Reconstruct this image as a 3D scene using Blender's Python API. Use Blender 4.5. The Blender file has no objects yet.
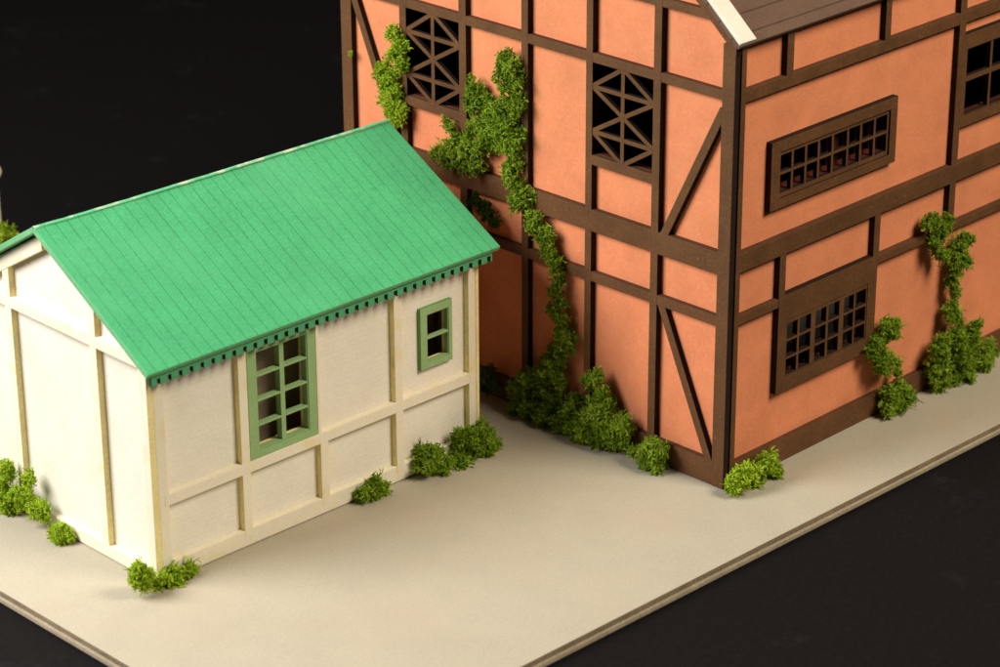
import bpy, bmesh, math, random
from math import radians, pi, sin, cos
from mathutils import Vector, Matrix, noise

# Scale: one unit is one centimetre of the card model
S = bpy.context.scene
COL = S.collection
S.unit_settings.system = 'METRIC'
S.unit_settings.scale_length = 0.01

# ------------------------------------------------------------------ materials
def nt(name):
    m = bpy.data.materials.new(name); m.use_nodes = True
    n = m.node_tree.nodes; l = m.node_tree.links
    b = n['Principled BSDF']
    return m, n, l, b

def card(name, col, rough=.85, mottle=.10, grain=.25, speck=None, spec=.25, extra=None, scale=1.0, bump=.25):
    """painted / plain card: blotchy colour, paper grain bump, a few dust specks"""
    m, n, l, b = nt(name)
    tc = n.new('ShaderNodeTexCoord')
    n1 = n.new('ShaderNodeTexNoise'); n1.inputs['Scale'].default_value = .9*scale; n1.inputs['Detail'].default_value = 7
    n1.inputs['Roughness'].default_value = .65
    n2 = n.new('ShaderNodeTexNoise'); n2.inputs['Scale'].default_value = 16*scale; n2.inputs['Detail'].default_value = 4
    l.new(tc.outputs['Object'], n1.inputs['Vector']); l.new(tc.outputs['Object'], n2.inputs['Vector'])
    mr = n.new('ShaderNodeMapRange'); mr.inputs['From Min'].default_value = .3; mr.inputs['From Max'].default_value = .7
    mr.inputs['To Min'].default_value = 1-mottle; mr.inputs['To Max'].default_value = 1+mottle
    l.new(n1.outputs['Fac'], mr.inputs['Value'])
    mr2 = n.new('ShaderNodeMapRange'); mr2.inputs['From Min'].default_value = .3; mr2.inputs['From Max'].default_value = .7
    mr2.inputs['To Min'].default_value = 1-grain*.35; mr2.inputs['To Max'].default_value = 1+grain*.35
    l.new(n2.outputs['Fac'], mr2.inputs['Value'])
    mu = n.new('ShaderNodeMath'); mu.operation = 'MULTIPLY'
    l.new(mr.outputs[0], mu.inputs[0]); l.new(mr2.outputs[0], mu.inputs[1])
    vm = n.new('ShaderNodeVectorMath'); vm.operation = 'SCALE'; vm.inputs[0].default_value = col
    l.new(mu.outputs[0], vm.inputs['Scale'])
    out = vm.outputs[0]
    if speck:
        v = n.new('ShaderNodeTexVoronoi'); v.inputs['Scale'].default_value = 5.5
        l.new(tc.outputs['Object'], v.inputs['Vector'])
        lt = n.new('ShaderNodeMapRange'); lt.inputs['From Min'].default_value = .10; lt.inputs['From Max'].default_value = .05
        l.new(v.outputs['Distance'], lt.inputs['Value'])
        wn = n.new('ShaderNodeSeparateColor'); l.new(v.outputs['Color'], wn.inputs[0])
        gt = n.new('ShaderNodeMath'); gt.operation = 'GREATER_THAN'; gt.inputs[1].default_value = .62
        l.new(wn.outputs[0], gt.inputs[0])
        m2 = n.new('ShaderNodeMath'); m2.operation = 'MULTIPLY'; l.new(lt.outputs[0], m2.inputs[0]); l.new(gt.outputs[0], m2.inputs[1])
        m3 = n.new('ShaderNodeMath'); m3.operation = 'MULTIPLY'; l.new(m2.outputs[0], m3.inputs[0]); m3.inputs[1].default_value = .7
        mx = n.new('ShaderNodeMix'); mx.data_type = 'RGBA'
        l.new(m3.outputs[0], mx.inputs[0]); l.new(out, mx.inputs[6]); mx.inputs[7].default_value = (*speck, 1)
        out = mx.outputs[2]
    hgt = n2.outputs['Fac']
    if extra:
        out, hgt = extra(n, l, tc, out, hgt)
    l.new(out, b.inputs['Base Color'])
    b.inputs['Roughness'].default_value = rough
    b.inputs['Specular IOR Level'].default_value = spec
    bp = n.new('ShaderNodeBump'); bp.inputs['Strength'].default_value = bump; bp.inputs['Distance'].default_value = .02
    l.new(hgt, bp.inputs['Height']); l.new(bp.outputs[0], b.inputs['Normal'])
    return m

def grooves(axis, pitch, width, dark, phase=0., broken=.0, wob=.0, tint=(1, 1, 1)):
    """engraved lines across one object axis"""
    def f(n, l, tc, out, hgt):
        sx = n.new('ShaderNodeSeparateXYZ'); l.new(tc.outputs['Object'], sx.inputs[0])
        a = sx.outputs[axis]
        ad = n.new('ShaderNodeMath'); ad.operation = 'ADD'; ad.inputs[1].default_value = phase+200*pitch; l.new(a, ad.inputs[0])
        wz = n.new('ShaderNodeTexNoise'); wz.inputs['Scale'].default_value = .8
        l.new(tc.outputs['Object'], wz.inputs['Vector'])
        ws = n.new('ShaderNodeMath'); ws.operation = 'MULTIPLY_ADD'; ws.inputs[1].default_value = wob; l.new(wz.outputs['Fac'], ws.inputs[0]); l.new(ad.outputs[0], ws.inputs[2])
        dv = n.new('ShaderNodeMath'); dv.operation = 'DIVIDE'; dv.inputs[1].default_value = pitch; l.new(ws.outputs[0], dv.inputs[0])
        fr = n.new('ShaderNodeMath'); fr.operation = 'FRACT'; l.new(dv.outputs[0], fr.inputs[0])
        sb = n.new('ShaderNodeMath'); sb.operation = 'SUBTRACT'; sb.inputs[1].default_value = .5; l.new(fr.outputs[0], sb.inputs[0])
        ab = n.new('ShaderNodeMath'); ab.operation = 'ABSOLUTE'; l.new(sb.outputs[0], ab.inputs[0])
        w = width/pitch/2
        mr = n.new('ShaderNodeMapRange'); mr.interpolation_type = 'SMOOTHSTEP'
        mr.inputs['From Min'].default_value = w*1.6; mr.inputs['From Max'].default_value = w*.4
        l.new(ab.outputs[0], mr.inputs['Value'])
        fac = mr.outputs[0]
        nb = n.new('ShaderNodeTexNoise'); nb.inputs['Scale'].default_value = 2.2; nb.inputs['Detail'].default_value = 6
        nb.inputs['Roughness'].default_value = .75
        l.new(tc.outputs['Object'], nb.inputs['Vector'])
        mb = n.new('ShaderNodeMapRange'); mb.inputs['From Min'].default_value = .38; mb.inputs['From Max'].default_value = .6
        mb.inputs['To Min'].default_value = 1-broken; mb.inputs['To Max'].default_value = 1
        l.new(nb.outputs['Fac'], mb.inputs['Value'])
        mm = n.new('ShaderNodeMath'); mm.operation = 'MULTIPLY'; l.new(fac, mm.inputs[0]); l.new(mb.outputs[0], mm.inputs[1])
        ds = n.new('ShaderNodeMath'); ds.operation = 'MULTIPLY'; ds.inputs[1].default_value = dark; l.new(mm.outputs[0], ds.inputs[0])
        mx = n.new('ShaderNodeMix'); mx.data_type = 'RGBA'; mx.blend_type = 'MULTIPLY'
        l.new(ds.outputs[0], mx.inputs[0]); l.new(out, mx.inputs[6]); mx.inputs[7].default_value = (.2*tint[0], .2*tint[1], .2*tint[2], 1)
        hs = n.new('ShaderNodeMath'); hs.operation = 'MULTIPLY_ADD'; hs.inputs[1].default_value = -1.5*dark
        l.new(mm.outputs[0], hs.inputs[0]); l.new(hgt, hs.inputs[2])
        return mx.outputs[2], hs.outputs[0]
    return f

def chain(*fs):
    def f(n, l, tc, out, hgt):
        for g in fs: out, hgt = g(n, l, tc, out, hgt)
        return out, hgt
    return f

def stains(col, amount, scale=1.6, lo=.58, hi=.72):
    """irregular glue and scorch stains"""
    def f(n, l, tc, out, hgt):
        s = n.new('ShaderNodeTexNoise'); s.inputs['Scale'].default_value = scale; s.inputs['Detail'].default_value = 5
        mp = n.new('ShaderNodeVectorMath'); mp.operation = 'ADD'; mp.inputs[1].default_value = (7.3, 2.1, 5.5)
        l.new(tc.outputs['Object'], mp.inputs[0]); l.new(mp.outputs[0], s.inputs['Vector'])
        mr = n.new('ShaderNodeMapRange'); mr.inputs['From Min'].default_value = lo; mr.inputs['From Max'].default_value = hi
        mr.inputs['To Max'].default_value = amount
        l.new(s.outputs['Fac'], mr.inputs['Value'])
        mx = n.new('ShaderNodeMix'); mx.data_type = 'RGBA'
        l.new(mr.outputs[0], mx.inputs[0]); l.new(out, mx.inputs[6]); mx.inputs[7].default_value = (*col, 1)
        return mx.outputs[2], hgt
    return f

DUST = (.30, .22, .15)
M = {}
M['orange'] = card('orange_painted_card', (.78, .272, .130), .9, .11, .17, speck=(.92, .50, .30), extra=stains((.80, .31, .15), .5, 1.3))
M['orange_edge'] = card('scorched_orange_card_edge', (.07, .012, .006), .9, .2, .3)
M['timber'] = card('brown_timber_card', (.124, .053, .018), .7, .24, .55, speck=DUST, spec=.35)
M['timber_edge'] = card('scorched_timber_edge', (.020, .009, .005), .9, .2, .3)
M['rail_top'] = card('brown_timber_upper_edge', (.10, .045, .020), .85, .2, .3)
M['house_roof'] = card('brown_roof_card', (.150, .088, .062), .75, .12, .3,
                       extra=grooves(1, .44, .030, .75, phase=.02, broken=.2))
M['cream'] = card('cream_card', (.84, .81, .71), .85, .05, .12, extra=stains((.78, .66, .36), .35, 1.2))
M['white'] = card('white_card', (.84, .80, .70), .9, .035, .10,
                  extra=chain(grooves(2, .115, .016, .10, broken=.9, wob=.02), stains((.74, .66, .50), .35, .9, .5, .75)))
M['white_smooth'] = card('white_batten_card', (.84, .785, .63), .9, .035, .10, extra=stains((.82, .68, .30), .55, 1.9, .55, .70))
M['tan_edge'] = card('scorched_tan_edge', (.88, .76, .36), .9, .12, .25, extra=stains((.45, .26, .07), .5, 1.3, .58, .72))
M['green_roof'] = card('green_roof_card', (.070, .415, .178), .8, .09, .34,
                       extra=chain(grooves(0, .282, .020, .62, phase=.08, broken=.4, wob=.03, tint=(.3, 1.6, .9)),
                                   grooves(1, .36, .014, .13, phase=.0, broken=.95, wob=.02, tint=(.5, 1.4, .9)), stains((.11, .47, .23), .5, .5, .5, .75)))
M['ridge'] = card('worn_green_fold', (.12, .50, .25), .85, .1, .3, extra=stains((.62, .68, .50), .8, 3.2, .5, .66))
M['green_edge'] = card('green_roof_edge', (.16, .42, .20), .85, .12, .25)
M['green_trim'] = card('green_fringe_card', (.085, .36, .17), .85, .1, .25)
M['green_dark'] = card('scorched_green_edge', (.012, .06, .025), .9, .2, .3)
M['green_win'] = card('sage_green_window_card', (.29, .45, .20), .8, .08, .2)
M['green_win_edge'] = card('sage_green_window_edge', (.15, .30, .10), .85, .12, .2)
M['red_edge'] = card('scorched_red_card', (.11, .018, .009), .9, .2, .3)
M['inside'] = card('bare_card_interior', (.42, .33, .24), .95, .2, .2)
M['inside_shaded'] = card('shaded_card_interior', (.010, .008, .007), .95, .2, .2)  # near-black: the shade inside the house is put into the card colour
M['board'] = card('grey_chipboard_top', (.440, .402, .316), .9, .04, .17, speck=(.33, .28, .19),
                  extra=stains((.47, .385, .30), .4, .35, .45, .7), bump=.18)
M['board_edge'] = card('chipboard_cut_edge', (.27, .205, .13), .95, .2, .5, scale=1.4)
M['board_lower'] = card('chipboard_lower_edge', (.40, .335, .235), .95, .12, .5, scale=1.4)
M['post'] = card('pale_card_post', (.62, .60, .50), .8, .08, .2)

def cloth():
    m, n, l, b = nt('black_felt_backdrop')
    tc = n.new('ShaderNodeTexCoord')
    n1 = n.new('ShaderNodeTexNoise'); n1.inputs['Scale'].default_value = .34; n1.inputs['Detail'].default_value = 9; n1.inputs['Roughness'].default_value = .72
    n2 = n.new('ShaderNodeTexNoise'); n2.inputs['Scale'].default_value = 7; n2.inputs['Detail'].default_value = 6; n2.inputs['Roughness'].default_value = .8
    l.new(tc.outputs['Object'], n1.inputs['Vector']); l.new(tc.outputs['Object'], n2.inputs['Vector'])
    cr = n.new('ShaderNodeValToRGB')
    cr.color_ramp.elements[0].position = .57; cr.color_ramp.elements[0].color = (.0066, .0052, .0058, 1)
    cr.color_ramp.elements[1].position = .80; cr.color_ramp.elements[1].color = (.026, .023, .029, 1)
    l.new(n1.outputs['Fac'], cr.inputs[0])
    mr = n.new('ShaderNodeMapRange'); mr.inputs['From Min'].default_value = .3; mr.inputs['From Max'].default_value = .75
    mr.inputs['To Min'].default_value = .65; mr.inputs['To Max'].default_value = 1.5
    l.new(n2.outputs['Fac'], mr.inputs['Value'])
    vm = n.new('ShaderNodeVectorMath'); vm.operation = 'SCALE'; l.new(cr.outputs[0], vm.inputs[0]); l.new(mr.outputs[0], vm.inputs['Scale'])
    l.new(vm.outputs[0], b.inputs['Base Color'])
    b.inputs['Roughness'].default_value = .8; b.inputs['Specular IOR Level'].default_value = .12
    bp = n.new('ShaderNodeBump'); bp.inputs['Strength'].default_value = .5; bp.inputs['Distance'].default_value = .05
    l.new(n2.outputs['Fac'], bp.inputs['Height']); l.new(bp.outputs[0], b.inputs['Normal'])
    return m
M['cloth'] = cloth()

def moss(name, a, bcol, c):
    """preserved moss: colour differs from strand to strand (attribute 'shade')"""
    m, n, l, b = nt(name)
    at = n.new('ShaderNodeAttribute'); at.attribute_name = 'shade'
    cr = n.new('ShaderNodeValToRGB'); e = cr.color_ramp.elements
    e[0].position = 0; e[0].color = (*a, 1); e[1].position = 1; e[1].color = (*c, 1)
    k = e.new(.55); k.color = (*bcol, 1)
    l.new(at.outputs['Fac'], cr.inputs[0])
    l.new(cr.outputs[0], b.inputs['Base Color'])
    b.inputs['Roughness'].default_value = .6; b.inputs['Specular IOR Level'].default_value = .3
    tr = n.new('ShaderNodeBsdfTranslucent'); l.new(cr.outputs[0], tr.inputs['Color'])
    mx = n.new('ShaderNodeMixShader'); mx.inputs[0].default_value = .5
    l.new(b.outputs[0], mx.inputs[1]); l.new(tr.outputs[0], mx.inputs[2])
    l.new(mx.outputs[0], n['Material Output'].inputs['Surface'])
    return m
M['moss_lime'] = moss('lime_moss', (.18, .29, .008), (.50, .70, .025), (.78, .88, .12))
M['moss_mid'] = moss('mid_green_moss', (.09, .16, .008), (.33, .53, .024), (.64, .78, .10))
M['moss_deep_shaded'] = moss('deep_shaded_moss', (.035, .08, .010), (.09, .18, .018), (.22, .31, .04))  # deeper green, with part of the shade painted into the moss

# ------------------------------------------------------------------ helpers
def tag(o, label=None, cat=None, group=None, kind=None):
    if label: o['label'] = label
    if cat: o['category'] = cat
    if group: o['group'] = group
    if kind: o['kind'] = kind
    return o

def empty(name, loc=(0, 0, 0), rz=0.):
    o = bpy.data.objects.new(name, None); COL.objects.link(o)
    o.location = loc; o.rotation_euler = (0, 0, rz); o.empty_display_size = .5
    return o

def finish(name, bm, mats, parent=None, bevel=0., smooth=False):
    bmesh.ops.recalc_face_normals(bm, faces=bm.faces[:])
    me = bpy.data.meshes.new(name); bm.to_mesh(me); bm.free()
    for m in mats: me.materials.append(M[m])
    if smooth:
        for p in me.polygons: p.use_smooth = True
    o = bpy.data.objects.new(name, me); COL.objects.link(o)
    if parent: o.parent = parent
    if bevel:
        b = o.modifiers.new('soft_edge', 'BEVEL'); b.width = bevel; b.segments = 2; b.limit_method = 'ANGLE'
        b.angle_limit = radians(50); b.material = -1; b.harden_normals = False
    return o

# mappings (u along wall, v up, w outward) -> local xyz
def FL(u, v, w): return (-w, u, v)       # walls facing -X
def FR(u, v, w): return (u, -w, v)       # walls facing -Y
def FB(u, v, w): return (u, w, v)        # walls facing +Y
def FE(u, v, w): return (w, u, v)        # walls facing +X

def prism(bm, F, pts, w0, w1, mf=0, me=1, mt=None, mb=None):
    """polygon pts in (u,v) extruded from w0 (back) to w1 (front); top-facing edges may have their own material"""
    a = [bm.verts.new(F(u, v, w1)) for u, v in pts]; b = [bm.verts.new(F(u, v, w0)) for u, v in pts]
    f = bm.faces.new(a); f.material_index = mf
    f = bm.faces.new(b[::-1]); f.material_index = me if mb is None else mb
    n = len(pts)
    area = sum(pts[i][0]*pts[(i+1) % n][1]-pts[(i+1) % n][0]*pts[i][1] for i in range(n))
    for i in range(n):
        j = (i+1) % n
        f = bm.faces.new((a[i], b[i], b[j], a[j])); f.material_index = me
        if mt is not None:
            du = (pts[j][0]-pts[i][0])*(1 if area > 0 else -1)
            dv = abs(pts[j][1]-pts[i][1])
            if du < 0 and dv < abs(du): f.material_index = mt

def rect(u0, v0, u1, v1): return [(u0, v0), (u1, v0), (u1, v1), (u0, v1)]

def bar(p, q, wd):
    """rectangle outline of a straight strip from p to q"""
    d = Vector((q[0]-p[0], q[1]-p[1])).normalized(); s = Vector((-d.y, d.x))*wd/2
    return [(p[0]-s.x, p[1]-s.y), (q[0]-s.x, q[1]-s.y), (q[0]+s.x, q[1]+s.y), (p[0]+s.x, p[1]+s.y)]

def panel(bm, F, r, holes, w0, w1, mf=0, me=1, mb=None):
    """rectangular sheet with rectangular openings, no inner faces"""
    us = sorted({r[0], r[2], *[h[0] for h in holes], *[h[2] for h in holes]})
    vs = sorted({r[1], r[3], *[h[1] for h in holes], *[h[3] for h in holes]})
    us = [u for u in us if r[0] <= u <= r[2]]; vs = [v for v in vs if r[1] <= v <= r[3]]
    def solid(i, j):
        if i < 0 or j < 0 or i >= len(us)-1 or j >= len(vs)-1: return False
        cu = (us[i]+us[i+1])/2; cv = (vs[j]+vs[j+1])/2
        return not any(h[0] < cu < h[2] and h[1] < cv < h[3] for h in holes)
    V = {}
    def v(i, j, k):
        if (i, j, k) not in V: V[(i, j, k)] = bm.verts.new(F(us[i], vs[j], w1 if k else w0))
        return V[(i, j, k)]
    for i in range(len(us)-1):
        for j in range(len(vs)-1):
            if not solid(i, j): continue
            f = bm.faces.new((v(i, j, 1), v(i+1, j, 1), v(i+1, j+1, 1), v(i, j+1, 1))); f.material_index = mf
            f = bm.faces.new((v(i, j, 0), v(i, j+1, 0), v(i+1, j+1, 0), v(i+1, j, 0))); f.material_index = me if mb is None else mb
            for (di, dj, a, b) in ((-1, 0, (i, j), (i, j+1)), (1, 0, (i+1, j+1), (i+1, j)), (0, -1, (i+1, j), (i, j)), (0, 1, (i, j+1), (i+1, j+1))):
                if not solid(i+di, j+dj):
                    f = bm.faces.new((v(*a, 1), v(*b, 1), v(*b, 0), v(*a, 0))); f.material_index = me

def part(name, F, pts, w0, w1, mats, parent, mt=None, bevel=.012):
    bm = bmesh.new(); prism(bm, F, pts, w0, w1, 0, 1, mt)
    return finish(name, bm, mats, parent, bevel)

# ------------------------------------------------------------------ the setting
bm = bmesh.new()
N = 40
for i in range(N+1):
    for j in range(N+1):
        bm.verts.new((-300+15*i, -300+15*j, 0))
bm.verts.ensure_lookup_table()
for i in range(N):
    for j in range(N):
        a = i*(N+1)+j; bm.faces.new([bm.verts[k] for k in (a, a+N+1, a+N+2, a+1)])
g = finish('table_surface', bm, ['cloth']); g.location = (0, 0, -.262); tag(g, kind='structure')

bphi = radians(-.984)
board = empty('base_board', (0, 0, -.256), bphi)
tag(board, 'grey chipboard baseplate of two glued layers lying on black cloth under both model buildings', 'base board')
bm = bmesh.new(); X0, Y0, X1, Y1 = -13.555, -2.214, 24., 22.5
prism(bm, lambda u, v, w: (u, v, w), rect(X0, Y0, X1, Y1), .128, .256, 0, 1)
finish('upper_layer', bm, ['board', 'board_edge'], board, .02)
bm = bmesh.new()
prism(bm, lambda u, v, w: (u, v, w), rect(X0-.045, Y0-.045, X1+.03, Y1+.03), 0, .1265, 0, 1)
finish('lower_layer', bm, ['board_lower', 'board_lower'], board, .03)

# ------------------------------------------------------------------ brown timber-framed house
H = empty('timber_framed_house', (0, 0, 0))
tag(H, 'tall terracotta orange model house with dark brown timber framing and brown plank roof', 'model house')
T = .153          # overlay thickness; overlay front on the gable side is w=0
HL, HW = 15.2, 11.756
RG = .87; EZ = 10.0; RY = 5.88
RIDGE = EZ + RG*RY
B = .038          # the eaves-side overlay stands this far in front of y=0
# gable side wall (faces -X), openings for the two lattice windows
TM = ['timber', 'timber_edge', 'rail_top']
opA = (2.185, 6.63, 3.888, 8.70); opB = (7.905, 6.63, 9.585, 8.70)
WF, WB_ = -T, -T-.16
bm = bmesh.new()
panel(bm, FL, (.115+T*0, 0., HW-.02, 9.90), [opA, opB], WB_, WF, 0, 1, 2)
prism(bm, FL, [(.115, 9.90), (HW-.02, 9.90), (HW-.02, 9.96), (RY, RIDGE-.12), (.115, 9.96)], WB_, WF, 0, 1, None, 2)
finish('gable_wall', bm, ['orange', 'orange_edge', 'inside_shaded'], H)
# eaves side wall (faces -Y)
winA = [(1.60+.465*k, 6.36, 1.60+.465*k+.30, 7.19) for k in range(8)]
winB = (1.90, 2.02, 4.80, 3.38)
winC = (7.96, 6.44, 10.95, 8.01)
YF = -T+B
bm = bmesh.new()
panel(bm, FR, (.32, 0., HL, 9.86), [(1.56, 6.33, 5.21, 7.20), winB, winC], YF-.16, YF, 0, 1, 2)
finish('eaves_wall', bm, ['orange', 'orange_edge', 'inside_shaded'], H)
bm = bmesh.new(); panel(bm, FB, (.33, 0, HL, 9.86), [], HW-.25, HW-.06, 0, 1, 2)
finish('back_wall', bm, ['orange', 'orange_edge', 'inside_shaded'], H)
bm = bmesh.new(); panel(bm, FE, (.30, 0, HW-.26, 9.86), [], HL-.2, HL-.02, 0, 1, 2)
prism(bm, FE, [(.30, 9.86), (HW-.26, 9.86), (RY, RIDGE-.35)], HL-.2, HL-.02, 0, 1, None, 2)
finish('end_wall', bm, ['orange', 'orange_edge', 'inside_shaded'], H)

# timber overlay, gable side
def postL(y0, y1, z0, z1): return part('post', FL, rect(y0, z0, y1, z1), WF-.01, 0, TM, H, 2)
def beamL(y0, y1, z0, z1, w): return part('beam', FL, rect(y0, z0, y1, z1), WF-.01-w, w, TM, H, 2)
def rz(y): return EZ+.10+RG*min(y, 11.76-y)-.2
ps = [(0, .332), (1.973, 2.183), (3.888, 4.080), (5.784, 5.986), (7.679, 7.905), (9.585, 9.804), (11.404, 11.756)]
for i, (a, b) in enumerate(ps):
    if i in (0, 6):
        zt = [(a, 0), (b, 0), (b, rz(a if i else b)-.02), (a, rz(b if not i else a)-.02)]
        zt = rect(a, 0, b, rz(a if i == 0 else b)-.0)
        part('post', FL, zt, WF-.01, 0, TM, H, 2)
    else:
        postL(a, b, .5, rz((a+b)/2)-.18)
beamL(.1, 11.66, 0., .565, -.004); H.children[-1].name = 'plinth'
beamL(.1, 11.66, 4.882, 5.382, .004)
beamL(.1, 11.66, 3.715, 3.942, -.005)
beamL(.1, 11.66, 8.696, 8.907, -.005)
beamL(.3, 11.46, 10.308, 10.50, -.005)
beamL(2.0, 4.05, 6.405, 6.63, -.003); beamL(7.7, 9.78, 6.405, 6.63, -.003)
def braceL(p, q, wd=.20): return part('brace', FL, bar(p, q, wd), WF-.012, -.009, TM, H)
braceL((.30, 8.48), (1.90, 5.20)); braceL((1.93, 3.90), (.38, .42))
braceL((11.46, 8.9), (9.84, 5.2)); braceL((9.84, 3.86), (11.4, .45))
# rafters along the gable slope
part('rafter', FL, [(-.02, EZ-.03), (RY, RIDGE-.13), (RY, RIDGE-.40), (-.02, EZ-.30)], WF-.014, .008, TM, H)
part('rafter', FL, [(11.78, EZ-.03), (RY, RIDGE-.13), (RY, RIDGE-.40), (11.78, EZ-.30)][::-1], WF-.014, .008, TM, H)

# lattice windows of the gable side: thing > window > lattice
def lattice(y0, y1, z0, z1):
    w = empty('window', (0, 0, 0)); w.parent = H
    bm = bmesh.new(); c = (y0+y1)/2; h = (z1-z0); d = .10
    zs = [z1-h*.26, z1-h*.5, z1-h*.745]
    k = 0
    def st(p, q, wd=d):
        nonlocal k
        prism(bm, FL, bar(p, q, wd), -.12-.0007*k, -.012-.0007*k, 0, 1); k += 1
    st((c, z0-.04), (c, z1+.04), .105)
    e = .03
    for a, m_, b in ((z1+e, zs[0], zs[1]), (zs[1], zs[2], z0-e)):
        st((y0-e, m_), (y1+e, m_))
        st((c, a), (y0-e, m_)); st((c, a), (y1+e, m_)); st((y0-e, m_), (c, b)); st((y1+e, m_), (c, b))
    return finish('lattice', bm, ['timber', 'timber_edge'], w, .006)
lattice(*[opA[i] for i in (0, 2, 1, 3)]); lattice(*[opB[i] for i in (0, 2, 1, 3)])

# timber overlay, eaves side
def beamR(name, x0, x1, z0, z1, w): return part(name, FR, rect(x0, z0, x1, z1), YF-.01-w, B+w, TM, H, 2)
XE = HL+.0
beamR('post', .165, .32, 0, 9.93, 0)
beamR('plinth', .2, XE, 0, .535, -.004)
beamR('beam', .2, XE, 4.926, 5.36, .004)
beamR('beam', .2, 1.75, 3.735, 3.935, -.005); beamR('beam', 4.95, XE, 3.735, 3.935, -.005)
beamR('beam', .2, XE, 8.641, 8.91, -.005)
beamR('post', 1.605, 1.827, 8.80, 9.93, 0); beamR('post', 4.90, 5.10, 8.80, 9.93, 0)
beamR('post', 1.625, 1.835, 3.90, 5.05, 0); beamR('post', 4.882, 5.096, 3.90, 5.05, 0)
beamR('post', 7.62, 7.855, 3.80, 9.93, 0)
beamR('post', 11.1, 11.33, 3.80, 9.93, 0); beamR('post', 14.9, 15.19, 0, 9.93, 0)

def win(name, rects, holes_front, w0, w1, parent, mats=TM, bev=.008):
    bm = bmesh.new(); panel(bm, FR, rects, holes_front, w0, w1, 0, 1)
    return finish(name, bm, mats, parent, bev)
# small slotted window
w1 = empty('window'); w1.parent = H
tag(w1, 'wide low window of eight narrow two-pane slots')
win('window_frame', (1.215, 6.025, 5.49, 7.54), [(1.515, 6.245, 5.25, 7.28)], YF-.004, B+.002, w1)
hs = []
edges = [1.575, 1.965, 2.41, 2.84, 3.31, 3.83, 4.28, 4.76, 5.19]
for k in range(8):
    a = edges[k]+(.035 if k else 0); b = edges[k+1]-(.035 if k < 7 else 0)
    hs += [(a, 6.34, b, 6.745), (a, 6.81, b, 7.18)]
win('glazing_bars', (1.50, 6.23, 5.27, 7.30), hs, YF+.002, B-.045, w1, ['timber', 'timber_edge'], .005)
bm = bmesh.new(); hh = []
for k, (a, b) in enumerate([(1.58, 2.13), (2.24, 2.56), (2.69, 2.97), (3.15, 3.37), (3.72, 3.93), (4.12, 4.37), (4.58, 4.83), (4.95, 5.19)]): hh.append((a+.13, 6.38, b+.13, 7.16))
panel(bm, FR, (1.57, 6.31, 5.40, 7.22), hh, YF-.22, YF-.165, 0, 0)
finish('inner_slats', bm, ['red_edge'], w1)
# six by three pane window
w2 = empty('window'); w2.parent = H
tag(w2, 'gridded window with three rows of square panes in pairs')
win('window_frame', (1.632, 1.70, 5.055, 3.975), [(1.93, 2.04, 4.745, 3.355)], YF-.004, B+.006, w2)
hs = []
for (a, b) in ((1.975, 2.31), (2.405, 2.77), (2.956, 3.30), (3.404, 3.755), (3.947, 4.267), (4.353, 4.70)):
    for k in range(3): hs.append((a-.012, 2.065+.418*k, b+.012, 2.065+.418*k+.362))
win('glazing_bars', (1.90, 2.01, 4.775, 3.385), hs, YF+.002, B-.012, w2, ['timber', 'timber_edge'], .005)
# window at the right border
w3 = empty('window'); w3.parent = H
tag(w3, 'tall two-row window beside the full height post')
win('window_frame', (7.80, 6.185, 11.15, 8.365), [(7.985, 6.455, 10.92, 8.005)], YF-.004, B-.006, w3)
hs = []
for k in range(3):
    a = 8.0+.985*k; b = a+.90
    hs += [(a, 6.47, b, 7.235), (a, 7.36, b, 7.99)]
win('glazing_bars', (7.96, 6.44, 10.95, 8.02), hs, YF+.002, B-.03, w3, ['timber', 'timber_edge'], .005)

# roof: two slopes, one mesh; object y runs down the slope so the planks are engraved along it
sl = math.atan(RG); cs = math.cos(sl)
roof = empty('roof'); roof.parent = H
def slope(sign):
    L = (RY+.13)/cs
    bm = bmesh.new()
    prism(bm, lambda u, v, w: (u, v, w), rect(-.10, -L, HL+.2, 0), 0, .115, 0, 1)
    o = finish('roof_slope', bm, ['house_roof', 'house_roof'], roof, .012)
    o.location = (0, RY, RIDGE-.01)
    o.rotation_euler = (sl, 0, 0) if sign > 0 else (sl, 0, pi)
    if sign < 0: o.location = (HL+.1, RY, RIDGE-.011)
    # white bargeboard laid on the slope at the gable end
    bm = bmesh.new()
    xx = (-.12, .36) if sign > 0 else (HL+.1-.36, HL+.22)
    prism(bm, lambda u, v, w: (u, v, w), rect(xx[0], -L+.03, xx[1], 0.02), .117, .19, 0, 0)
    bb = finish('bargeboard', bm, ['cream'], o, .012)
    return o
slope(1); slope(-1)

# ------------------------------------------------------------------ white hut
hphi = radians(-1.114)
K = empty('white_hut', (-11.105, 5.370, .02), hphi)
tag(K, 'low cream white model hut with green plank roof and sage green windows', 'model hut')
KL, KW = 8.97, 6.36; RYk = 3.18; KE = 4.76; OV = .33; RZ = 6.81
ks = (RZ-KE)/(RYk+OV)
def kz(y): return KE+ks*(min(y, KW-y)+OV)         # top surface of the roof at y
WM = ['white_smooth', 'tan_edge', 'white_smooth']
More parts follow.
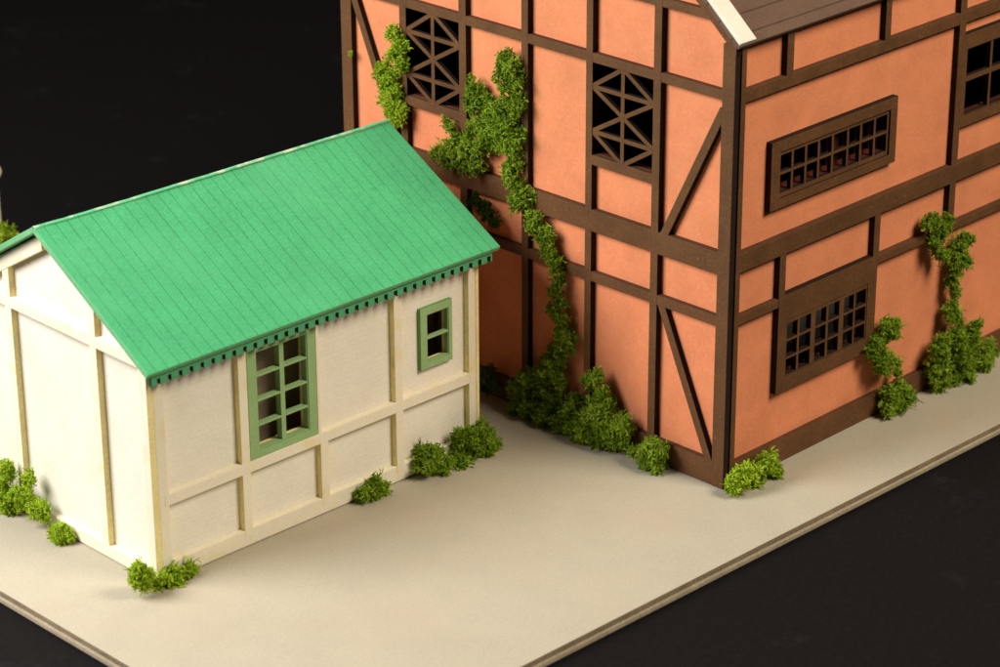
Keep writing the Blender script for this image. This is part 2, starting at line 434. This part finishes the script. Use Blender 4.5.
# walls
big = (2.74, 2.05, 4.12, 4.22); sm = (7.47, 2.47, 8.14, 3.61)
bm = bmesh.new(); panel(bm, FR, (.155, .012, KL-.10, 4.56), [big, sm], -.30, -.15, 0, 1, 2)
finish('front_wall', bm, ['white', 'tan_edge', 'inside'], K)
bm = bmesh.new()
gy = [(.152, .012), (KW-.15, .012), (KW-.15, kz(KW-.15)-.16), (RYk, RZ-.16), (.152, kz(.152)-.16)]
prism(bm, FL, gy, -.30, -.15, 0, 1, None, 2); finish('gable_wall', bm, ['white', 'tan_edge', 'inside'], K)
bm = bmesh.new(); prism(bm, FE, gy, KL-.25, KL-.08, 0, 1, None, 2); finish('gable_wall', bm, ['white', 'tan_edge', 'inside'], K)
bm = bmesh.new(); panel(bm, FB, (.16, .012, KL-.10, 4.56), [], KW-.30, KW-.14, 0, 1, 2); finish('back_wall', bm, ['white', 'tan_edge', 'inside'], K)
bm = bmesh.new(); prism(bm, lambda u, v, w: (u, v, w), rect(.31, .31, KL-.3, KW-.31), .014, .03, 0, 0); finish('hut_floor', bm, ['inside'], K)
# added card sheet that catches light behind the big window
bm = bmesh.new(); prism(bm, FR, rect(.35, .04, KL-.35, 4.4), -1.15, -1.05, 0, 0); finish('light_catch_card', bm, ['inside'], K)
# gable overlay boards
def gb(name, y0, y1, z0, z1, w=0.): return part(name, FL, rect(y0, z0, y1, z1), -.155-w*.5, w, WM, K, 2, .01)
gb('corner_board', 0, .24, .005, kz(0)-.17)
gb('corner_board', KW-.24, KW, .005, kz(KW)-.17)
gb('batten', 1.581, 1.80, .2, kz(1.581)-.17, -.003); gb('batten', 4.449, 4.67, .2, kz(4.67)-.17, -.003)
gb('rail', .12, KW-.12, 4.685, 4.963-.04, .003)
gb('rail', .12, KW-.12, .006, .283, -.006)
for s in (0, 1):
    q = [(-.02, kz(-.02)-.15), (RYk, RZ-.15), (RYk, RZ-(.50 if s else .36)), (-.02, kz(-.02)-(.48 if s else .34))]
    if s: q = [(KW-a, b) for a, b in q][::-1]
    part('barge_batten', FL, q, -.16, .006+.002*s, WM, K, None, .01)
# far gable overlay, seen edge on
def ge(name, y0, y1, z0, z1, w=0.): return part(name, FE, rect(y0, z0, y1, z1), KL-.09-w, KL+w, WM, K, 2, .01)
ge('corner_board', .0, .24, .005, kz(0)-.17); ge('corner_board', KW-.24, KW, .005, kz(KW)-.17)
ge('batten', 1.581, 1.80, .2, kz(1.581)-.17, -.003); ge('batten', 4.449, 4.67, .2, kz(4.67)-.17, -.003)
ge('rail', .12, KW-.12, 4.685, 4.92, .003); ge('rail', .12, KW-.12, .006, .283, -.006)
# front overlay boards
def gf(name, x0, x1, z0, z1, w=0.): return part(name, FR, rect(x0, z0, x1, z1), -.155-w*.5, w, WM, K, 2, .01)
gf('corner_board', .158, .41, .005, 4.50, -.004); gf('corner_board', 8.663, 8.875, .005, 4.50, -.004)
gf('batten', 2.284, 2.505, .2, 4.50); gf('batten', 6.50, 6.72, .2, 4.50)
gf('batten', 4.335, 4.42, 1.8, 4.50); gf('batten', 4.38, 4.60, .2, 1.75)
gf('rail', .3, 8.75, 1.636, 1.880, .003); gf('rail', .3, 8.75, .006, .367, -.006)
# windows of the hut
def kwin(label, fr, inn, holes, w0, w1, lo):
    w = empty('window'); w.parent = K; tag(w, label)
    bm = bmesh.new(); panel(bm, FR, fr, [inn], w0, w1, 0, 1); finish('window_frame', bm, ['green_win', 'green_win_edge'], w, .012)
    bm = bmesh.new(); panel(bm, FR, (inn[0]-.02, inn[1]-.02, inn[2]+.02, inn[3]+.02), holes, w0-lo, w1-.02, 0, 1)
    finish('glazing_bars', bm, ['green_win', 'green_win'], w, .006)
bh = []
for (a, b) in ((2.775, 3.375), (3.495, 4.085)):
    for k in range(4): bh.append((a, 2.075+.545*k, b, 2.075+.545*k+.50))
kwin('tall green window of eight panes', (2.512, 1.884, 4.328, 4.49), (2.755, 2.055, 4.105, 4.25), bh, -.149, .0, .03)
kwin('small green window of two panes', (7.295, 2.34, 8.228, 3.77), (7.495, 2.495, 8.12, 3.59),
     [(7.51, 2.51, 8.105, 3.015), (7.51, 3.07, 8.105, 3.575)], -.149, -.05, .03)
# roof
kroof = empty('roof'); kroof.parent = K
ka = math.atan(ks); kc = math.cos(ka); LN = (RYk+OV)/kc
def kslope(sign):
    bm = bmesh.new()
    n = 24; x0, x1 = -.18, 9.32
    pts_t = []; 
    th = .125
    tops = {}; 
    for i in range(n+1):
        for j in range(9):
            x = x0+(x1-x0)*i/n; y = -LN*j/8
            # card sags a touch along the ridge and lifts at the gable tip
            e = (1-j/8)
            sag = e*(.05*math.exp(-(i/n)*9) - .02*math.sin(pi*i/n)*0 - .06*(i/n)**1.3)
            wav = .006*noise.noise(Vector((x*.5, y*.6, 1.7)))
            tops[i, j] = bm.verts.new((x, y, sag+wav)); tops[i, j, 'b'] = bm.verts.new((x, y, sag+wav-th))
    for i in range(n):
        for j in range(8):
            bm.faces.new((tops[i, j], tops[i+1, j], tops[i+1, j+1], tops[i, j+1])).material_index = 0
            bm.faces.new((tops[i, j, 'b'], tops[i, j+1, 'b'], tops[i+1, j+1, 'b'], tops[i+1, j, 'b'])).material_index = 1
    def side(a, b): bm.faces.new((tops[a], tops[b], tops[(*b, 'b')], tops[(*a, 'b')])).material_index = 1
    for i in range(n): side((i, 8), (i+1, 8)); side((i+1, 0), (i, 0))
    for j in range(8): side((0, j), (0, j+1)); side((n, j+1), (n, j))
    o = finish('roof_slope', bm, ['green_roof', 'green_edge'], kroof, .02)
    o.location = (0, RYk, RZ)
    o.rotation_euler = (ka, 0, 0)
    if sign < 0:
        o.scale = (1, -1, 1); o.rotation_euler = (-ka, 0, 0); o.location = (0, RYk, RZ)
    return o
kslope(1); kslope(-1)
# worn, rounded fold along the ridge
bm = bmesh.new(); rings = []
for i in range(61):
    x = -.175+9.485*i/60; t = i/60
    z = RZ+kc*(.05*math.exp(-t*9)-.06*t**1.3)-.012+.008*noise.noise(Vector((x*2.5, 3.1, 0)))
    rings.append([bm.verts.new((x, RYk+.055*cos(a), z+.030*sin(a))) for a in [pi*k/6 for k in range(7)]])
for a, b in zip(rings, rings[1:]):
    for k in range(6): bm.faces.new((a[k], a[k+1], b[k+1], b[k]))
finish('ridge_fold', bm, ['ridge'], kroof, 0, True)
def fringe(F, y):
    bm = bmesh.new(); pit = .2705
    holes = []
    x0, x1 = -.02, 9.17; nn = int((x1-x0-.05)/pit)+1
    for k in range(nn):
        a = x0+.115+pit*k; holes.append((a, 4.425, a+.095, 4.565))
    panel(bm, F, (x0, 4.425, x1, 4.70), holes, y-.11, y, 0, 1)
    return finish('eaves_fringe', bm, ['green_trim', 'green_dark'], kroof, .006)
fringe(FR, .22); fringe(FB, KW+.22)

# ------------------------------------------------------------------ lamp post behind the hut
P = empty('lamp_post', (-3.80, 20.5, 0)); tag(P, 'thin pale lamp post with round top standing behind the hut at the left border', 'lamp post')
def lathe(name, prof, mat, parent, seg=20):
    bm = bmesh.new(); rings = []
    for r, z in prof:
        rings.append([bm.verts.new((r*cos(2*pi*k/seg), r*sin(2*pi*k/seg), z)) for k in range(seg)])
    for a, b in zip(rings, rings[1:]):
        for k in range(seg): bm.faces.new((a[k], a[(k+1) % seg], b[(k+1) % seg], b[k]))
    bm.faces.new(rings[0][::-1]); bm.faces.new(rings[-1])
    return finish(name, bm, [mat], parent, 0, True)
lathe('pole', [(.16, 0), (.16, .12), (.10, .18), (.085, .4), (.07, 2.7), (.10, 2.75), (.06, 2.82)], 'post', P)
lathe('globe', [(.05, 2.82), (.12, 2.87), (.17, 2.96), (.18, 3.04), (.15, 3.13), (.08, 3.19), (.01, 3.21)], 'post', P)

# ------------------------------------------------------------------ preserved moss
def strand_mesh(name, lobes, mat, seed, wall=None, dens=2600., thin=1., strand=1., core=.68):
    """lobes: (x,y,z,r) in world; each lobe is a puff of short curled, forked strands round a loose core"""
    rnd = random.Random(seed)
    V = []; F = []; SH = []
    def tube(pts, rad, sh):
        base = len(V); n = len(pts)
        for i, p in enumerate(pts):
            d = (pts[min(i+1, n-1)]-pts[max(i-1, 0)]).normalized()
            s = d.orthogonal().normalized(); t = d.cross(s)
            r = rad*(1-.35*i/(n-1))
            for k in range(3):
                a = 2*pi*k/3; V.append(p+(s*cos(a)+t*sin(a))*r)
        for i in range(n-1):
            for k in range(3):
                a = base+i*3+k; b = base+i*3+(k+1) % 3
                F.append((a, b, b+3, a+3)); SH.append(sh)
        F.append((base+(n-1)*3, base+(n-1)*3+1, base+(n-1)*3+2)); SH.append(sh)
    # every lobe is a loose cluster of small ragged puffs
    puffs = []
    for (x, y, z, r) in lobes:
        c = Vector((x, y, z)); lum = rnd.uniform(-.1, .1)
        puffs.append((c, r*.72, lum-.06))
        m = 0 if r < .06 else 5 if r < .15 else 8
        for _ in range(m):
            d = Vector((rnd.gauss(0, 1), rnd.gauss(0, 1), rnd.gauss(0, 1)+.15)).normalized()
            puffs.append((c+d*r*rnd.uniform(.50, .80), r*rnd.uniform(.24, .42), lum+rnd.uniform(-.12, .18)))
    for (c, r, lum) in puffs:
        rc = r*core; base = len(V)
        for i in range(4):
            th = pi*(i+.5)/4
            for k in range(6):
                ph = 2*pi*k/6
                d = Vector((sin(th)*cos(ph), sin(th)*sin(ph), cos(th)))
                V.append(clampp(c+d*rc*(1+.4*noise.noise(d*2.3+c*3)), wall))
        for i in range(3):
            for k in range(6):
                a = base+i*6+k; b = base+i*6+(k+1) % 6
                F.append((a, a+6, b+6, b)); SH.append(.25)
        n = int(max(dens*.62*r*r, 12))
        for _ in range(n):
            d = Vector((rnd.gauss(0, 1), rnd.gauss(0, 1), rnd.gauss(0, 1))).normalized()
            edge = .85+.4*noise.noise(d*2.1+c*2.7)
            start = c+d*r*edge*rnd.uniform(.5, .95)
            ln = rnd.uniform(.05, .13)*strand
            if rnd.random() < .06: ln *= 1.8
            g = (d+Vector((rnd.gauss(0, .5), rnd.gauss(0, .5), rnd.gauss(0, .5)))).normalized()
            ax = Vector((rnd.gauss(0, 1), rnd.gauss(0, 1), rnd.gauss(0, 1))).normalized()
            curl = rnd.uniform(.4, 1.2)*(1 if rnd.random() < .5 else -1)
            pts = [start]; p = start.copy()
            for s in range(3):
                p = p+g*ln/3; pts.append(p.copy()); g = Matrix.Rotation(curl, 3, ax) @ g
            sh = min(1, max(0, rnd.gauss(.52, .19)+lum))
            rad = rnd.uniform(.009, .0155)*thin
            pts = [clampp(q, wall) for q in pts]
            tube(pts, rad, sh)
            for f in range(2):
                g2 = (g+Vector((rnd.gauss(0, .9), rnd.gauss(0, .9), rnd.gauss(0, .9)))).normalized()
                q0 = pts[2-f]; q1 = clampp(q0+g2*ln*.34, wall); q2 = clampp(q1+(g2+d*.4).normalized()*ln*.22, wall)
                tube([q0, q1, q2], rad*.9, min(1, sh+.15))
    me = bpy.data.meshes.new(name); me.from_pydata([tuple(v) for v in V], [], F)
    at = me.attributes.new('shade', 'FLOAT', 'FACE'); at.data.foreach_set('value', SH)
    me.materials.append(M[mat]); me.update()
    o = bpy.data.objects.new(name, me); COL.objects.link(o)
    return o

def clampp(p, wall):
    q = p.copy()
    if q.z < .012: q.z = .012+abs(q.z)*.05
    if wall:
        ax, lim = wall                       # everything stays on the outer side of the wall it clings to
        if q[ax] > lim: q[ax] = lim-abs(q[ax]-lim)*.1
    return q

LOBES = {
'gable_left': [(-11.21,10.11,0.99,0.34),(-11.22,9.6,0.52,0.41),(-11.21,10.31,0.26,0.44),(-11.23,9.05,0.39,0.29),(-11.21,10.1,-0.06,0.32),(-11.2,10.75,0.53,0.39),(-11.23,9.32,1.04,0.21),(-11.19,11.07,-0.2,0.39)] ,
'gable_small': [(-11.25,8.38,0.08,0.31),(-11.25,8.17,0.11,0.21),(-11.24,8.52,0.12,0.21)] ,
'corner_hut': [(-11.61,5.26,0.57,0.29),(-11.45,5.26,0.31,0.27),(-11.7,5.26,0.4,0.2),(-11.14,5.25,0.12,0.21),(-10.74,5.24,0.1,0.3),(-10.38,5.24,0.04,0.23),(-10.99,5.25,0.18,0.21)] ,
'front_tuft': [(-5.74,5.11,0.2,0.22),(-5.43,5.1,0.18,0.24),(-5.17,5.09,0.16,0.19),(-5.36,5.1,0.42,0.1)] ,
'front_right': [(-3.81,4.99,0.43,0.41),(-3.58,4.98,0.13,0.35),(-4.02,4.99,0.28,0.3),(-3.04,4.97,0.11,0.35),(-2.79,4.97,0.49,0.38),(-2.31,4.96,0.4,0.44),(-2.43,4.96,0.07,0.33),(-2.13,4.96,0.12,0.3)] ,
'wall_base': [(-0.24,5.74,0.3,0.48),(-0.24,5.9,0.55,0.28),(-0.24,4.25,0.53,0.33),(-0.24,3.11,0.32,0.44),(-0.24,3.65,0.34,0.39),(-0.24,5.58,0.7,0.37),(-0.24,5.03,1.27,0.39),(-0.24,4.81,1.55,0.28),(-0.24,5.18,0.9,0.28),(-0.24,4.93,0.31,0.42),(-0.24,4.47,0.27,0.39),(-0.24,4.13,0.77,0.28),(-0.24,3.95,0.31,0.39),(-0.24,3.46,0.2,0.44),(-0.24,3.23,0.79,0.47),(-0.24,2.99,0.51,0.47),(-0.24,2.75,0.35,0.33),(-0.24,2.7,0.73,0.3),(-0.24,3.3,1.18,0.33),(-0.24,3.66,1.43,0.25),(-0.24,3.45,1.69,0.19),(-0.24,3.79,-0.0,0.25),(-0.24,5.33,0.4,0.39),(-0.24,5.46,1.01,0.31),(-0.24,4.56,1.22,0.22),(-0.24,4.78,0.71,0.28),(-0.24,3.71,0.56,0.33),(-0.24,3.34,0.03,0.28)] ,
'wall_base_small': [(-0.32,1.8,0.19,0.41),(-0.32,2.03,0.32,0.3),(-0.32,1.51,0.5,0.3),(-0.32,1.75,0.61,0.24)] ,
'corner_house': [(0.07,-0.36,0.29,0.31),(0.33,-0.36,0.39,0.29),(0.7,-0.36,0.32,0.29),(0.96,-0.36,0.45,0.32),(1.21,-0.36,0.17,0.27),(-0.09,-0.36,0.2,0.17),(0.55,-0.36,0.07,0.19)] ,
'house_mid': [(5.66,-0.34,0.28,0.4),(5.37,-0.34,0.23,0.28),(6.03,-0.34,0.31,0.32),(5.45,-0.34,0.58,0.26),(5.82,-0.34,0.58,0.23)] ,
'house_right': [(7.83,-0.3,1.19,0.35),(8.53,-0.3,1.17,0.29),(7.25,-0.3,1.18,0.32),(7.23,-0.3,0.66,0.38),(7.96,-0.3,0.7,0.47),(7.27,-0.3,0.24,0.32),(8.24,-0.3,0.2,0.41),(9.06,-0.3,0.32,0.42),(8.94,-0.3,-0.05,0.27),(7.8,-0.3,-0.04,0.26),(8.37,-0.3,0.82,0.38)] ,
'dark_corner': [(-0.35,6.71,0.72,0.23),(-0.35,6.87,0.42,0.23),(-0.35,6.58,0.51,0.18)] ,
'climb_mid': [(5.32,-0.2,2.1,0.34),(5.53,-0.2,2.2,0.25),(5.01,-0.2,1.88,0.25),(5.05,-0.2,1.48,0.28),(5.29,-0.2,1.23,0.23),(5.54,-0.2,1.32,0.23),(5.83,-0.2,0.91,0.14),(4.81,-0.2,1.75,0.17)] ,
'climb_right': [(8.11,-0.2,3.53,0.23),(7.97,-0.2,3.35,0.26),(7.84,-0.2,3.12,0.29),(8.09,-0.2,2.95,0.23),(7.8,-0.2,2.84,0.23),(7.79,-0.2,2.49,0.2),(7.86,-0.2,2.23,0.14),(7.84,-0.2,2.01,0.14),(7.72,-0.2,1.75,0.23),(8.0,-0.2,1.58,0.17)] ,
'climb_rail': [(6.75,-0.2,4.3,0.25),(7.04,-0.2,3.98,0.26),(6.99,-0.2,3.73,0.26),(7.21,-0.2,3.4,0.23),(7.36,-0.2,4.18,0.17),(7.34,-0.2,3.99,0.14)] ,
'climb_main': [(-0.13,7.27,7.42,0.25),(-0.13,7.37,7.15,0.25),(-0.13,7.22,6.93,0.3),(-0.13,6.25,8.34,0.22),(-0.13,6.44,8.07,0.22),(-0.13,6.07,8.15,0.27),(-0.13,6.29,7.79,0.3),(-0.13,5.98,7.86,0.24),(-0.13,6.17,7.5,0.33),(-0.13,5.96,7.32,0.27),(-0.13,6.32,7.14,0.33),(-0.13,6.69,7.1,0.25),(-0.13,6.94,6.72,0.36),(-0.13,6.57,6.71,0.33),(-0.13,6.2,6.78,0.3),(-0.13,5.96,6.61,0.27),(-0.13,6.17,6.28,0.25),(-0.13,6.08,6.11,0.22),(-0.13,6.08,5.95,0.22),(-0.13,7.32,6.32,0.31),(-0.13,7.51,5.99,0.33),(-0.13,7.89,5.94,0.31),(-0.13,7.77,5.67,0.31),(-0.13,8.21,5.65,0.28),(-0.13,8.54,5.57,0.17),(-0.13,8.15,5.45,0.23),(-0.13,7.39,5.72,0.28),(-0.13,7.7,5.83,0.36),(-0.13,7.13,6.06,0.31),(-0.13,6.82,6.37,0.33),(-0.13,7.0,6.47,0.3),(-0.13,6.51,6.54,0.27),(-0.13,7.2,5.53,0.22),(-0.13,7.64,5.46,0.22),(-0.13,6.51,6.24,0.22),(-0.13,7.0,7.21,0.19),(-0.13,8.17,6.32,0.14),(-0.13,8.01,6.22,0.14),(-0.13,6.24,5.82,0.22),(-0.13,6.18,5.58,0.25),(-0.13,5.99,5.41,0.3),(-0.13,5.75,5.24,0.27),(-0.13,5.96,5.04,0.25),(-0.13,5.47,4.78,0.25),(-0.13,5.35,4.6,0.27),(-0.13,5.17,4.41,0.27),(-0.13,5.08,4.15,0.27),(-0.13,4.83,3.96,0.22),(-0.13,4.77,3.74,0.19),(-0.13,4.68,3.51,0.19),(-0.13,4.8,3.21,0.22),(-0.13,4.68,2.98,0.19),(-0.13,4.89,2.75,0.19),(-0.13,4.64,2.61,0.22),(-0.13,4.58,2.36,0.25),(-0.13,4.37,2.28,0.25),(-0.13,4.46,1.99,0.25),(-0.13,4.67,1.71,0.22),(-0.13,4.88,1.86,0.17)] ,
'climb_left': [(-0.13,9.9,8.11,0.2),(-0.13,9.74,7.98,0.2),(-0.13,9.62,7.8,0.23),(-0.13,9.79,7.55,0.25),(-0.13,9.63,7.38,0.25),(-0.13,10.19,7.2,0.23),(-0.13,10.0,7.03,0.28),(-0.13,10.33,6.98,0.2),(-0.13,10.14,6.74,0.26),(-0.13,9.85,6.69,0.23),(-0.13,10.18,6.46,0.2),(-0.13,9.89,6.41,0.23),(-0.13,9.79,6.17,0.2),(-0.13,9.62,6.33,0.17),(-0.13,9.99,6.2,0.23),(-0.13,9.9,6.03,0.2),(-0.13,9.7,6.05,0.17)] ,
'climb_roof': [(-0.2,7.04,4.68,0.2),(-0.2,6.86,4.54,0.2),(-0.2,6.67,4.4,0.15),(-0.2,7.23,4.78,0.15)] ,
'climb_bit': [(-0.08,11.38,7.26,0.03)] ,
'back_bush': [(-3.61,20.5,1.3,0.29),(-3.96,20.5,1.46,0.37),(-3.45,20.5,1.01,0.29),(-3.82,20.5,1.04,0.4),(-4.22,20.5,1.32,0.43),(-3.98,20.5,0.65,0.52)] ,
}
def plant(key, name, label, cat, mat, wall=None, group=None, dens=4300., thin=1., dx=(0, 0, 0), strand=1., core=.68):
    pts = [(x+dx[0], y+dx[1], max(z+dx[2], r*.35), r) for x, y, z, r in LOBES[key]]
    bx = sum(p[0] for p in pts)/len(pts); by = sum(p[1] for p in pts)/len(pts); bz = min(p[2]-p[3] for p in pts); bz = max(bz, 0)
    o = strand_mesh(name, pts, mat, hash_(key), wall, dens, thin, strand, core)
    off = Vector((bx, by, bz))
    o.data.transform(Matrix.Translation(-off)); o.location = off
    tag(o, label, cat, 'moss tufts on the ground along the walls' if name == 'moss_bush' else 'moss creepers clinging to the orange walls')
    return o
def hash_(s): return sum((i+3)*ord(c) for i, c in enumerate(s))
WG = (0, -11.12); WHF = (1, 5.33)
plant('gable_left', 'moss_bush', 'biggest lime moss mound against the white hut gable at the left border', 'moss', 'moss_lime', WG)
plant('gable_small', 'moss_bush', 'small round lime moss tuft at the foot of the white hut gable', 'moss', 'moss_lime', WG)
plant('corner_hut', 'moss_bush', 'lime green moss wrapped round the front corner of the white hut', 'moss', 'moss_lime')
plant('front_tuft', 'moss_bush', 'lowest tiny moss tuft with an upright sprig below the middle of the hut front', 'moss', 'moss_mid', (1, 5.26))
plant('front_right', 'moss_bush', 'double moss bush at the right end of the hut front', 'moss', 'moss_mid', None)
plant('wall_base', 'moss_bush', 'large dark moss heap at the foot of the orange gable wall between the buildings', 'moss', 'moss_mid', (0, -.012))
plant('wall_base_small', 'moss_bush', 'round moss bush before the plinth near the gable corner of the orange house', 'moss', 'moss_mid', (0, -.012))
plant('corner_house', 'moss_bush', 'bright moss clump on the ground right beside the front corner post of the orange house', 'moss', 'moss_lime')
plant('house_mid', 'moss_bush', 'round moss ball on the ground below and right of the gridded window', 'moss', 'moss_mid', (1, -.05))
plant('house_right', 'moss_bush', 'wide moss bush against the eaves wall near the right border', 'moss', 'moss_mid', (1, -.05))
plant('dark_corner', 'moss_bush', 'dark moss tuft in the shadow behind the right end of the hut', 'moss', 'moss_deep_shaded', (0, -.012))
plant('climb_mid', 'climbing_moss', 'moss hanging beside the lower right corner of the gridded window', 'climbing moss', 'moss_mid', (1, -.045))
plant('climb_right', 'climbing_moss', 'thin moss creeper rising from the bush near the right border', 'climbing moss', 'moss_mid', (1, .08))
plant('climb_rail', 'climbing_moss', 'short moss clump clinging to the thin rail under the storey beam of the eaves wall', 'climbing moss', 'moss_mid', (1, -.045))
plant('climb_main', 'climbing_moss', 'long moss creeper with two forked tops winding down the orange gable wall', 'climbing moss', 'moss_mid', (0, -.01), dens=3000, thin=1.15, core=.38)
plant('climb_left', 'climbing_moss', 'moss creeper climbing between the slanted brace and the upper left lattice window', 'climbing moss', 'moss_lime', (0, -.01), dens=3000, thin=1.15, core=.38)
plant('climb_roof', 'climbing_moss', 'dim moss patch on the orange wall just above the right edge of the green roof', 'climbing moss', 'moss_deep_shaded', (0, .1))
plant('climb_bit', 'climbing_moss', 'single tiny moss crumb on the far left post of the orange house', 'climbing moss', 'moss_lime', (0, -.005))
plant('back_bush', 'moss_bush', 'yellow green moss bush behind the hut beside the lamp post', 'moss', 'moss_lime')

# ------------------------------------------------------------------ camera
cam = bpy.data.cameras.new('camera'); co = bpy.data.objects.new('camera', cam); COL.objects.link(co); S.camera = co
f, pitch, yaw, roll = 2791.44, radians(-23.5728), radians(45.3795), radians(-.2783)
Fv = Vector((cos(pitch)*sin(yaw), cos(pitch)*cos(yaw), sin(pitch)))
Rv = Fv.cross(Vector((0, 0, 1))).normalized(); Uv = Rv.cross(Fv)
R2 = Rv*cos(roll)+Uv*sin(roll); U2 = -Rv*sin(roll)+Uv*cos(roll)
co.matrix_world = Matrix(((R2.x, U2.x, -Fv.x, -41.3322), (R2.y, U2.y, -Fv.y, -34.1219), (R2.z, U2.z, -Fv.z, 26.9694), (0, 0, 0, 1)))
cam.sensor_width = 36; cam.lens = f/1000*36; cam.clip_start = 1; cam.clip_end = 2000
cam.dof.use_dof = True; cam.dof.focus_distance = 59.5; cam.dof.aperture_fstop = .30

# ------------------------------------------------------------------ studio lights
def area(name, loc, target, size, power, col):
    l = bpy.data.lights.new(name, 'AREA'); l.shape = 'SQUARE'; l.size = size; l.energy = power; l.color = col
    o = bpy.data.objects.new(name, l); COL.objects.link(o); o.location = loc
    o.rotation_euler = (Vector(target)-Vector(loc)).to_track_quat('-Z', 'Y').to_euler()
    return o
area('key_softbox', (-33, 18.5, 27.5), (-6, 5, 3), 22, 26000, (1, .96, .91))
area('fill_softbox', (10, -37, 47), (-2, 2, 3), 22, 33500, (1, .885, .70))
w = bpy.data.worlds.new('World'); S.world = w; w.use_nodes = True
w.node_tree.nodes['Background'].inputs[0].default_value = (1, .9, .8, 1); w.node_tree.nodes['Background'].inputs[1].default_value = .015

S.view_settings.view_transform = 'Standard'; S.view_settings.look = 'None'
S.view_settings.exposure = 0; S.view_settings.gamma = 1
S.render.engine = 'CYCLES'
S.cycles.max_bounces = 6
